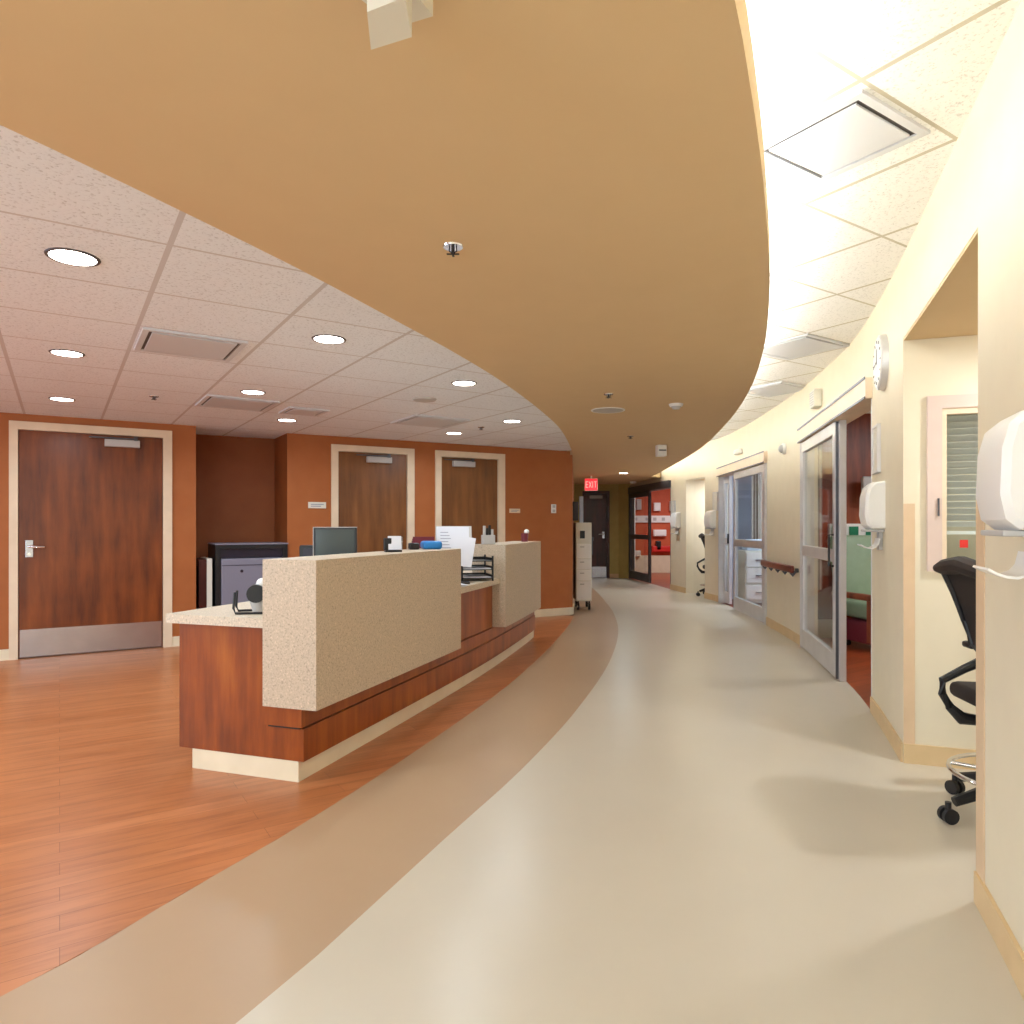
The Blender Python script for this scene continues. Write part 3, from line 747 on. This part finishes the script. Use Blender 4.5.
# letter trays
o = thing('letter_tray_stack', on_desk(5.62, .20, .78), R(15), 'black stacked letter trays on the counter between the stone panels', 'letter tray')
for k in range(3):
    z = .02 + k * .068
    t_ = MB().box(-.13, .13, -.15, .15, z, z + .006).box(-.13, -.124, -.15, .15, z, z + .028).box(.124, .13, -.15, .15, z, z + .028).box(-.13, .13, .144, .15, z, z + .028).build('tray', 'black', o)
    if k < 2: MB().box(-.11, .11, -.145, .13, z + .007, z + .016).build('paper', 'paper', t_)
for sx in (-1, 1):
    for sy in (-1, 1): MB().cyl((sx * .125, sy * .14, 0), (sx * .125, sy * .14, .20), .008).build('post', 'black', o)
m = MB(); 
for k in range(4): m.box(-.10 + k * .012, .10 + k * .006, -.09 - k * .006, .09, k * .004, k * .004 + .0032)
tag(m.build('paper_stack', 'paper', loc=on_desk(5.02, .17, .78), rz=R(24)), 'loose white papers on the counter in the desk gap', 'papers')
# file sorter and cup on the far panel
o = thing('pen_organizer', on_desk(6.0, .20, 1.062), R(14), 'grey and black pen organizer on the far stone panel', 'organizer')
MB().box(-.055, .055, -.04, .04, 0, .08, .006).build('box', 'lgrey', o)
for k, (x, h, mt) in enumerate(((-.035, .16, 'lgrey'), (-.012, .14, 'black'), (.012, .165, 'black'), (.035, .13, 'lgrey'))):
    MB().box(x - .010, x + .010, -.012, .012, .08, h).build('divider', mt, o)
o = thing('desk_cup', on_desk(6.98, .11, 1.062), 0, 'small maroon cup holding a white item on the far stone panel', 'cup')
MB().cyl((0, 0, 0), (0, 0, .085), .032, .038).build('cup', 'maroon', o, smooth=True)
MB().ball((.02, 0, .10), .026).build('white_item', 'white', o, smooth=True)
# wire holder at the near end of the counter
o = thing('wire_stand', (-1.345, 3.52, .78), R(15), 'black wire stand on the near left end of the countertop', 'stand')
MB().tube([(-.05, -.05, .11), (-.055, -.055, .03), (-.045, -.06, .006), (.10, -.08, .006)], .006).tube([(-.05, .05, .11), (-.055, .055, .03), (-.045, .06, .006), (.10, .06, .006)], .006).build('wire_frame', 'black', o, smooth=True)
MB().cyl((.05, -.06, .10), (.05, .05, .10), .045).build('roll', 'black', o, smooth=True)
MB().cyl((.06, 0, 0.001), (.06, 0, .06), .03, .045).build('cup', 'lgrey', o, smooth=True)
MB().ball((.075, -.0, .145), .03).build('cap', 'white', o, smooth=True)

# ------------------------------------------------------------------ cabinets in the recess
pc = C1 + e1 * .19 + n1 * .02
o = thing('document_cabinet', (pc.x, pc.y, 0), a1, 'grey lockable cabinet in a black frame, standing in the wall recess', 'cabinet')
MB().box(0, .05, 0, .5, 0, 1.02).box(.69, .74, 0, .5, 0, 1.02).box(.05, .69, 0, .5, 0, .06).box(.05, .69, .46, .5, .06, 1.02).box(.05, .69, 0, .46, .98, 1.02).build('frame', 'black', o)
MB().box(-.005, .745, -.01, .5, 1.021, 1.035).build('top', 'grey', o)
MB().box(.05, .69, .03, .45, .88, .978).build('slot', 'navy', o)
dr = MB().box(.055, .685, .0, .44, .07, .875, .012).build('door', 'grey', o)
MB().box(.06, .68, -.004, -.0005, .80, .806).build('door_seam', 'navy', dr)
MB().cyl((.26, -.006, .74), (.26, 0, .74), .016).build('lock', 'navy', dr)
pc = C1 + e1 * .035 + n1 * .06
o = thing('narrow_cabinet', (pc.x, pc.y, 0), a1, 'narrow cabinet with reddish wood side and white edge, left of the grey cabinet', 'cabinet')
MB().box(0, .075, 0, .45, 0, .87).build('side_panel', 'darkdoor', o); MB().box(.0755, .128, -.01, .45, 0, .88, .004).build('edge_panel', 'offwhite', o)

# ------------------------------------------------------------------ medical cart at the corner
ct = thing('medical_cart', (1.055, 10.28, 0), R(0), 'narrow white medical cart behind the brown wall corner', 'cart')
MB().box(-.13, .10, -.2, .25, .13, 1.27, .006).build('body', 'offwhite', ct)
for z0, z1 in ((.15, .42), (.43, .58), (.59, .74), (.75, .96)):
    d_ = MB().box(-.12, .09, -.215, -.201, z0, z1, .004).build('drawer', 'white', ct); MB().box(-.07, -.01, -.23, -.2155, z1 - .05, z1 - .035).build('handle', 'lgrey', d_)
MB().box(-.07, .0, -.215, -.201, 1.04, 1.15).build('display', 'black', ct)
MB().box(.10, .135, -.15, .1, 1.0, 1.06, .01).box(.10, .13, -.1, 0, .80, 1.0).build('side_bin', 'alud', ct)
MB().box(-.06, .0, 0, .05, 1.27, 1.66, .005).build('pole', 'bluewall', ct)
MB().box(-.16, -.075, -.03, .05, 1.30, 1.58, .01).build('pump', 'navy', ct)
for sx in (-.09, .07):
    for sy in (-.15, .2): MB().cyl((sx - .015, sy, .05), (sx + .015, sy, .05), .05).cyl((sx, sy, .05), (sx, sy, .13), .012).build('caster', 'black', ct, smooth=True)

# ------------------------------------------------------------------ stool chair in the niche
ch = thing('task_chair', (2.12, 2.86, 0), R(-8), 'black mesh task chair with foot ring in the nearest wall niche', 'chair', 'black chairs in the wall niches')
def xz(prof, y0, y1, th):  # profile given in x,z
    return MB().ribbon([(-a, b) for a, b in prof], y0, y1, th).rot(Matrix.Rotation(R(90), 4, 'Z'))
back = [(-.25, 1.055), (-.215, 1.035), (-.195, .99), (-.170, .93), (-.145, .86), (-.125, .78), (-.115, .70)]
xz(back, -.21, .21, .022).build('backrest', 'blackmesh', ch, smooth=True)
MB().tube([(-.25, y, 1.058 - abs(y) * .12) for y in (-.22, -.15, -.07, 0, .07, .15, .22)], [.018, .034, .037, .038, .037, .034, .018]).build('backrest_roll', 'blackmesh', ch, smooth=True)
for s_ in (-1, 1):
    MB().tube([(-.23, s_ * .215, 1.03), (-.183, s_ * .22, .93), (-.140, s_ * .21, .80), (-.12, s_ * .17, .70), (-.12, s_ * .08, .66)], .014).build('back_frame', 'black', ch, smooth=True)
MB().tube([(-.12, 0, .74), (-.15, 0, .67), (-.24, 0, .625), (-.325, 0, .575), (-.325, 0, .52), (-.295, 0, .465), (-.25, 0, .42), (-.16, 0, .410), (-.02, 0, .42)], [.028, .022, .017, .016, .016, .018, .027, .02, .022]).build('spine', 'black', ch, smooth=True)
MB().tube([(-.13, 0, .68), (-.17, 0, .57), (-.17, 0, .48), (-.12, 0, .43)], [.03, .022, .02, .02]).build('lumbar_support', 'alud', ch, smooth=True)
MB().box(-.20, .26, -.24, .24, .46, .53, .03).build('seat', 'blackmesh', ch, smooth=True)
for s_ in (-1, 1):
    MB().tube([(0, s_ * .20, .44), (0, s_ * .29, .47), (0, s_ * .29, .66)], .016).box(-.10, .14, s_ * .29 - .04, s_ * .29 + .04, .665, .695, .012).build('armrest', 'black', ch, smooth=True)
MB().cyl((0, 0, .10), (0, 0, .43), .026).build('gas_lift', 'alud', ch, smooth=True)
o = MB().torus((0, 0, .19), .275, .010)
for k in range(3):
    aa = k * 2.094 + .5; o.tube([(0, 0, .19), (.275 * math.cos(aa), .275 * math.sin(aa), .19)], .008)
o.build('foot_ring', 'chrome', ch, smooth=True)
for k in range(5):
    aa = R(188) + k * 2 * math.pi / 5
    l = MB().tube([(.02 * math.cos(aa), .02 * math.sin(aa), .135), (.18 * math.cos(aa), .18 * math.sin(aa), .125), (.30 * math.cos(aa), .30 * math.sin(aa), .085)], [.035, .026, .020]).build('base_arm', 'black', ch, smooth=True)
    cx_, cy_ = .325 * math.cos(aa), .325 * math.sin(aa)
    tx, ty = -math.sin(aa), math.cos(aa)
    MB().cyl((cx_ - tx * .026, cy_ - ty * .026, .031), (cx_ - tx * .008, cy_ - ty * .008, .031), .031).cyl((cx_ + tx * .008, cy_ + ty * .008, .031), (cx_ + tx * .026, cy_ + ty * .026, .031), .031).cyl((cx_, cy_, .031), (cx_, cy_, .085), .012).build('caster', 'black', l, smooth=True)
dup(ch, (3.56, 12.1, 0), R(-5), 'black task chair in the far wall niche down the corridor', 'black chairs in the wall niches')

# ------------------------------------------------------------------ ceiling fittings
lights = []
def downlight(x, y, z, lb, root=[None], power=0, r=.085):
    if root[0] is None:
        o = thing('recessed_downlight', (x, y, z), 0, lb, 'light', 'round downlights'); root[0] = o
        MB().torus((0, 0, -.001), .085, .008, 40, 8, .6).build('trim_ring', 'alud', o, smooth=True)
        MB().cyl((0, 0, -.0045), (0, 0, -.0005), .079, n=40).build('lens', 'lamp', o)
    else: o = dup(root[0], (x, y, z), 0, lb)
    if power:
        l = bpy.data.lights.new('downlight_lamp', 'AREA'); l.shape = 'DISK'; l.size = .15; l.energy = power; l.color = (.78, .92, 1)
        l.spread = R(165)
        lo = bpy.data.objects.new('downlight_lamp', l); C.objects.link(lo); lo.location = (x, y, z - .012)
    return o
POW = 9
for u, v, lb in ((73, 257, 'large lit downlight nearest the camera in the white tiled ceiling'),
                 (67, 353, 'lit downlight in front of the left door, second from the camera'),
                 (62, 399, 'lit downlight closest to the left door head'),
                 (329, 339, 'lit downlight right of the large square vent'),
                 (253, 392, 'lit downlight between the two left vents, above the recess'),
                 (464, 383, 'lit downlight closest to the soffit edge, beyond the small grille'),
                 (287, 420, 'small lit downlight above the brown wall corner'),
                 (512, 421, 'small faint downlight near the far tip of the tiled ceiling'),
                 (454, 433, 'small faint downlight just above the far brown door')):
    x, y = gp(u, v, CL - EYE); downlight(x, y, CL, lb, power=POW)
for x, y, pw in ((-3.4, 1.6, 14), (-5.2, 3.2, 14), (-4.6, .2, 14), (-5.8, 1.0, 10), (-3.2, 3.9, 0)):
    if pw:
        l = bpy.data.lights.new('room_downlight', 'AREA'); l.shape = 'DISK'; l.size = .15; l.energy = pw; l.color = (.78, .92, 1)
        lo = bpy.data.objects.new('room_downlight', l); C.objects.link(lo); lo.location = (x, y, CL - .02)
th = R(33.06)
def vent(x, y, z, rz, lb, s=.52, four=False, grp='square ceiling vents'):
    o = thing('ceiling_vent', (x, y, z), rz, lb, 'vent', grp); h = s / 2
    MB().box(-h, h, -h, -h + .03, -.012, -.0005).box(-h, h, h - .03, h, -.012, -.0005).box(-h, -h + .03, -h + .03, h - .03, -.012, -.0005).box(h - .03, h, -h + .03, h - .03, -.012, -.0005).build('frame', 'ventw', o)
    MB().box(-h + .031, h - .031, -h + .031, h - .031, -.004, -.0005).build('duct_opening', 'ventd', o)
    q_ = h - .047
    MB().box(-q_, q_, -q_, q_, -.014, -.006, .002).build('face_panel', 'ventw', o)
    return o
x, y = gp(190, 345, 1.03); vent(x, y, CL, th, 'large square vent in the white tiled ceiling before the recess')
x, y = gp(237, 403, 1.03); vent(x, y, CL, th, 'flat vent in the tiled ceiling nearest the wall recess', .56)
x, y = gp(430, 421, 1.03); vent(x, y, CL, th, 'square vent above the two brown doors, near the soffit', .58)
x, y = gp(304, 411, 1.03); vent(x, y, CL, th, 'narrow faint vent above the brown wall corner', .35)
x, y = gp(424.5, 399, 1.03)
tag(MB().cyl((0, 0, -.012), (0, 0, -.0005), .09, .10, 32).build('ceiling_speaker', 'lgrey', loc=(x, y, CL), smooth=True), 'small grey round speaker in the tiled ceiling before the two doors', 'speaker')
x, y = gp(838, 140, CR_ - EYE); vent(x, y, CR_, th, 'large square diffuser in the bright ceiling nearest the camera', .43)
x, y = gp(797, 347, CR_ - EYE); vent(x, y, CR_, th, 'second square diffuser in the bright curved ceiling', .56)
x, y = gp(775, 389, CR_ - EYE); vent(x, y, CR_, th, 'farthest square diffuser in the bright curved ceiling', .56)

def sprinkler(x, y, z, lb, root=[None]):
    if root[0]: return dup(root[0], (x, y, z), 0, lb)
    o = thing('fire_sprinkler', (x, y, z), 0, lb, 'sprinkler', 'ceiling sprinklers'); root[0] = o
    MB().cyl((0, 0, -.006), (0, 0, -.0005), .034, .036, 28).build('escutcheon', 'chrome', o, smooth=True)
    MB().cyl((0, 0, -.020), (0, 0, -.0065), .006).tube([(-.012, 0, -.006), (-.013, 0, -.018), (0, 0, -.026)], .0025).tube([(.012, 0, -.006), (.013, 0, -.018), (0, 0, -.026)], .0025).build('frame', 'black', o, smooth=True)
    MB().box(-.022, .022, -.004, .004, -.030, -.027).box(-.004, .004, -.022, .022, -.030, -.027).build('deflector', 'black', o)
    return o
x, y = gp(453, 246, .98); sprinkler(x, y, SO, 'sprinkler head alone in the middle of the tan soffit')
x, y = gp(608.5, 394, .98); sprinkler(x, y, SO, 'sprinkler head just before the round soffit speaker')
x, y = gp(630.5, 436, .98); sprinkler(x, y, SO, 'small sprinkler head beyond the round soffit speaker')
x, y = gp(154, 396, 1.03); sprinkler(x, y, CL, 'sprinkler head in the tiled ceiling in front of the left door')
x, y = gp(481, 427, 1.03); sprinkler(x, y, CL, 'sprinkler head in the tiled ceiling above the far brown door')
x, y = gp(608, 410, .98)
o = thing('soffit_speaker', (x, y, SO), 0, 'round white speaker grille set in the tan soffit', 'speaker')
MB().torus((0, 0, -.002), .135, .009, 40, 8, .6).build('rim', 'white', o, smooth=True); MB().cyl((0, 0, -.006), (0, 0, -.0005), .128, n=40).build('grille', 'lgrey', o)
x, y = gp(676, 404, .98)
o = thing('smoke_detector', (x, y, SO), 0, 'small white smoke detector on the soffit, right of the round speaker', 'smoke detector')
MB().cyl((0, 0, -.02), (0, 0, -.0005), .05, .058, 32).build('base', 'white', o, smooth=True); MB().cyl((0, 0, -.042), (0, 0, -.021), .026, .04, 32).build('sensor', 'lgrey', o, smooth=True)
x, y = gp(661, 445, .98)
o = thing('ceiling_chime', (x, y, SO), R(10), 'small white box hanging from the soffit far down the corridor', 'ceiling box')
MB().box(-.055, .055, -.05, .05, -.14, -.0005, .008).build('housing', 'white', o); MB().box(-.045, .045, -.053, -.051, -.075, -.06).build('slot', 'alud', o)
x, y = gp(623.5, 473, .98); downlight(x, y, SO, 'small lit downlight in the soffit near the far end of the corridor', power=14)
x, y = gp(633, 481.5, .98)
tag(MB().cyl((0, 0, -.04), (0, 0, -.0005), .06, .075, 24).build('smoke_detector', 'white', loc=(x, y, SO), smooth=True), 'white smoke detector on the soffit at the far glass door', 'smoke detector')
# near ceiling box
o = thing('occupancy_sensor', (0, 0, SO), 0, 'white stepped box hanging from the soffit at the top of the picture', 'ceiling box')
MB().prism([(-.2488, 1.226), (-.237, 1.136), (-.170, 1.104), (-.172, 1.194)], -.14, -.053).build('housing', 'offwhite', o)
MB().prism([(-.243, 1.216), (-.232, 1.146), (-.176, 1.116), (-.178, 1.190)], -.0525, -.0475).build('seam', 'alud', o)
MB().prism([(-.1446, 1.272), (-.215, 1.30), (-.30, 1.19), (-.235, 1.10), (-.20, 1.15)], -.047, -.0005).build('base', 'offwhite', o)

# exit sign
ex = thing('exit_sign', (fx(591, 13.6), 13.6, SO), 0, 'lit red exit sign hanging from the corridor soffit', 'exit sign')
MB().box(-.02, .02, -.02, .02, -.05, -.0005).build('canopy', 'offwhite', ex)
MB().box(-.13, .13, -.02, .02, -.29, -.05, .004).build('housing', 'offwhite', ex)
MB().box(-.122, .122, -.024, -.0205, -.282, -.058).build('face', 'exit', ex)
m = MB(); y0, y1 = -.027, -.0245; z0, z1 = -.23, -.11
def bar(m, x0, z0_, x1, z1_, t=.011):
    d_ = Vector((x1 - x0, z1_ - z0_)); n_ = Vector((-d_.y, d_.x)).normalized() * t / 2
    a = [m.b.verts.new((x, y, z)) for y in (y0, y1) for x, z in ((x0 + n_.x, z0_ + n_.y), (x1 + n_.x, z1_ + n_.y), (x1 - n_.x, z1_ - n_.y), (x0 - n_.x, z0_ - n_.y))]
    for f_ in ((0, 1, 2, 3), (7, 6, 5, 4), (0, 4, 5, 1), (1, 5, 6, 2), (2, 6, 7, 3), (3, 7, 4, 0)): m.b.faces.new([a[i] for i in f_])
bar(m, -.10, z0, -.10, z1)
for z in (z0 + .005, (z0 + z1) / 2, z1 - .005): bar(m, -.10, z, -.06, z)
bar(m, -.04, z0, .005, z1); bar(m, -.04, z1, .005, z0)
bar(m, .03, z0, .03, z1); bar(m, .055, z1 - .005, .11, z1 - .005); bar(m, .0825, z0, .0825, z1)
m.build('lettering', 'exitw', ex)

# ------------------------------------------------------------------ enclosure out of the frame
wbox(-7.2, -7.1, -3, 5.0, 0, CL, 'brown', 'wall_side'); wbox(-7.2, -.6, -3.1, -3.0, 0, CR_, 'cream', 'wall_rear')

# ------------------------------------------------------------------ lights
def area(x, y, z, sx, sy, e, col=(1, .95, .88), rot=(0, 0, 0), name='room_lamp', spread=180):
    l = bpy.data.lights.new(name, 'AREA'); l.shape = 'RECTANGLE'; l.size = sx; l.size_y = sy; l.energy = e; l.color = col; l.spread = R(spread)
    o = bpy.data.objects.new(name, l); C.objects.link(o); o.location = (x, y, z); o.rotation_euler = rot; return o
# fluorescent strips lying in the cove on top of the soffit, facing up and out to the wall
y = -1.0
while y < 13.4:
    s = slope(xs, y); a = math.atan2(1, s)
    area(xs(y) - .30, y, SO + .15, 1.1, .06, 21, (.84, .94, 1), (R(180 - 10), 0, a), 'cove_lamp')
    y += 1.2
# added cool fill panels at the unseen side and rear walls, lifting the ceiling
area(-7.05, 1.4, 1.35, 4.0, 1.4, 115, (.60, .83, 1), (R(90), 0, R(-90)), name='side_fill')
area(-3.6, -2.95, 1.45, 4.6, 1.3, 150, (.64, .84, 1), (R(90), 0, 0), name='rear_fill')
# added fill panels at ceiling height outside the view, without fixtures
area(-1.2, -1.2, SO - .004, 1.2, .6, 40, (.78, .92, 1), name='overhead_fill'); area(-4.0, -1.4, CL - .004, 1.2, .6, 40, (.78, .92, 1), name='overhead_fill'); area(-5.6, 1.8, CL - .004, .6, 1.2, 50, (.78, .92, 1), name='overhead_fill')
# lamps of the rooms behind the doors
area(4.6, 5.9, 2.44, 1.2, .6, 40, (.92, .96, 1)); area(4.8, 10.0, 2.44, 1.2, .6, 80, (.78, .9, 1)); area(4.3, 16.2, 2.44, 1.2, .6, 60, (.95, .95, 1))
area(3.0, 4.0, 2.15, .6, .2, 26, (.95, .98, 1), name='store_lamp')
lo = area(2.62, 2.80, NT - .004, .14, .14, 22, (.92, .96, 1), name='niche_lamp'); area(3.9, 12.15, 2.04, .4, .4, 18, (.95, .97, 1), name='niche_lamp')
w = bpy.data.worlds.new('world'); sc.world = w; w.use_nodes = True
w.node_tree.nodes['Background'].inputs[0].default_value = (.9, .88, .85, 1); w.node_tree.nodes['Background'].inputs[1].default_value = .15

# ------------------------------------------------------------------ camera
cam = bpy.data.cameras.new('camera'); co = bpy.data.objects.new('camera', cam); C.objects.link(co)
co.location = (0, 0, EYE); co.rotation_euler = (R(90), 0, 0)
cam.sensor_width = 36; cam.lens = FOC / 1024 * 36; cam.shift_y = (HY - 512) / 1024; cam.clip_start = .02
sc.camera = co
vs = sc.view_settings; vs.view_transform = 'Standard'; vs.look = 'None'; vs.gamma = 1; vs.use_curve_mapping = False; vs.exposure = 0.0
sc.cycles.max_bounces = 10; sc.cycles.diffuse_bounces = 6; sc.cycles.transparent_max_bounces = 12
sc.cycles.use_denoising = True
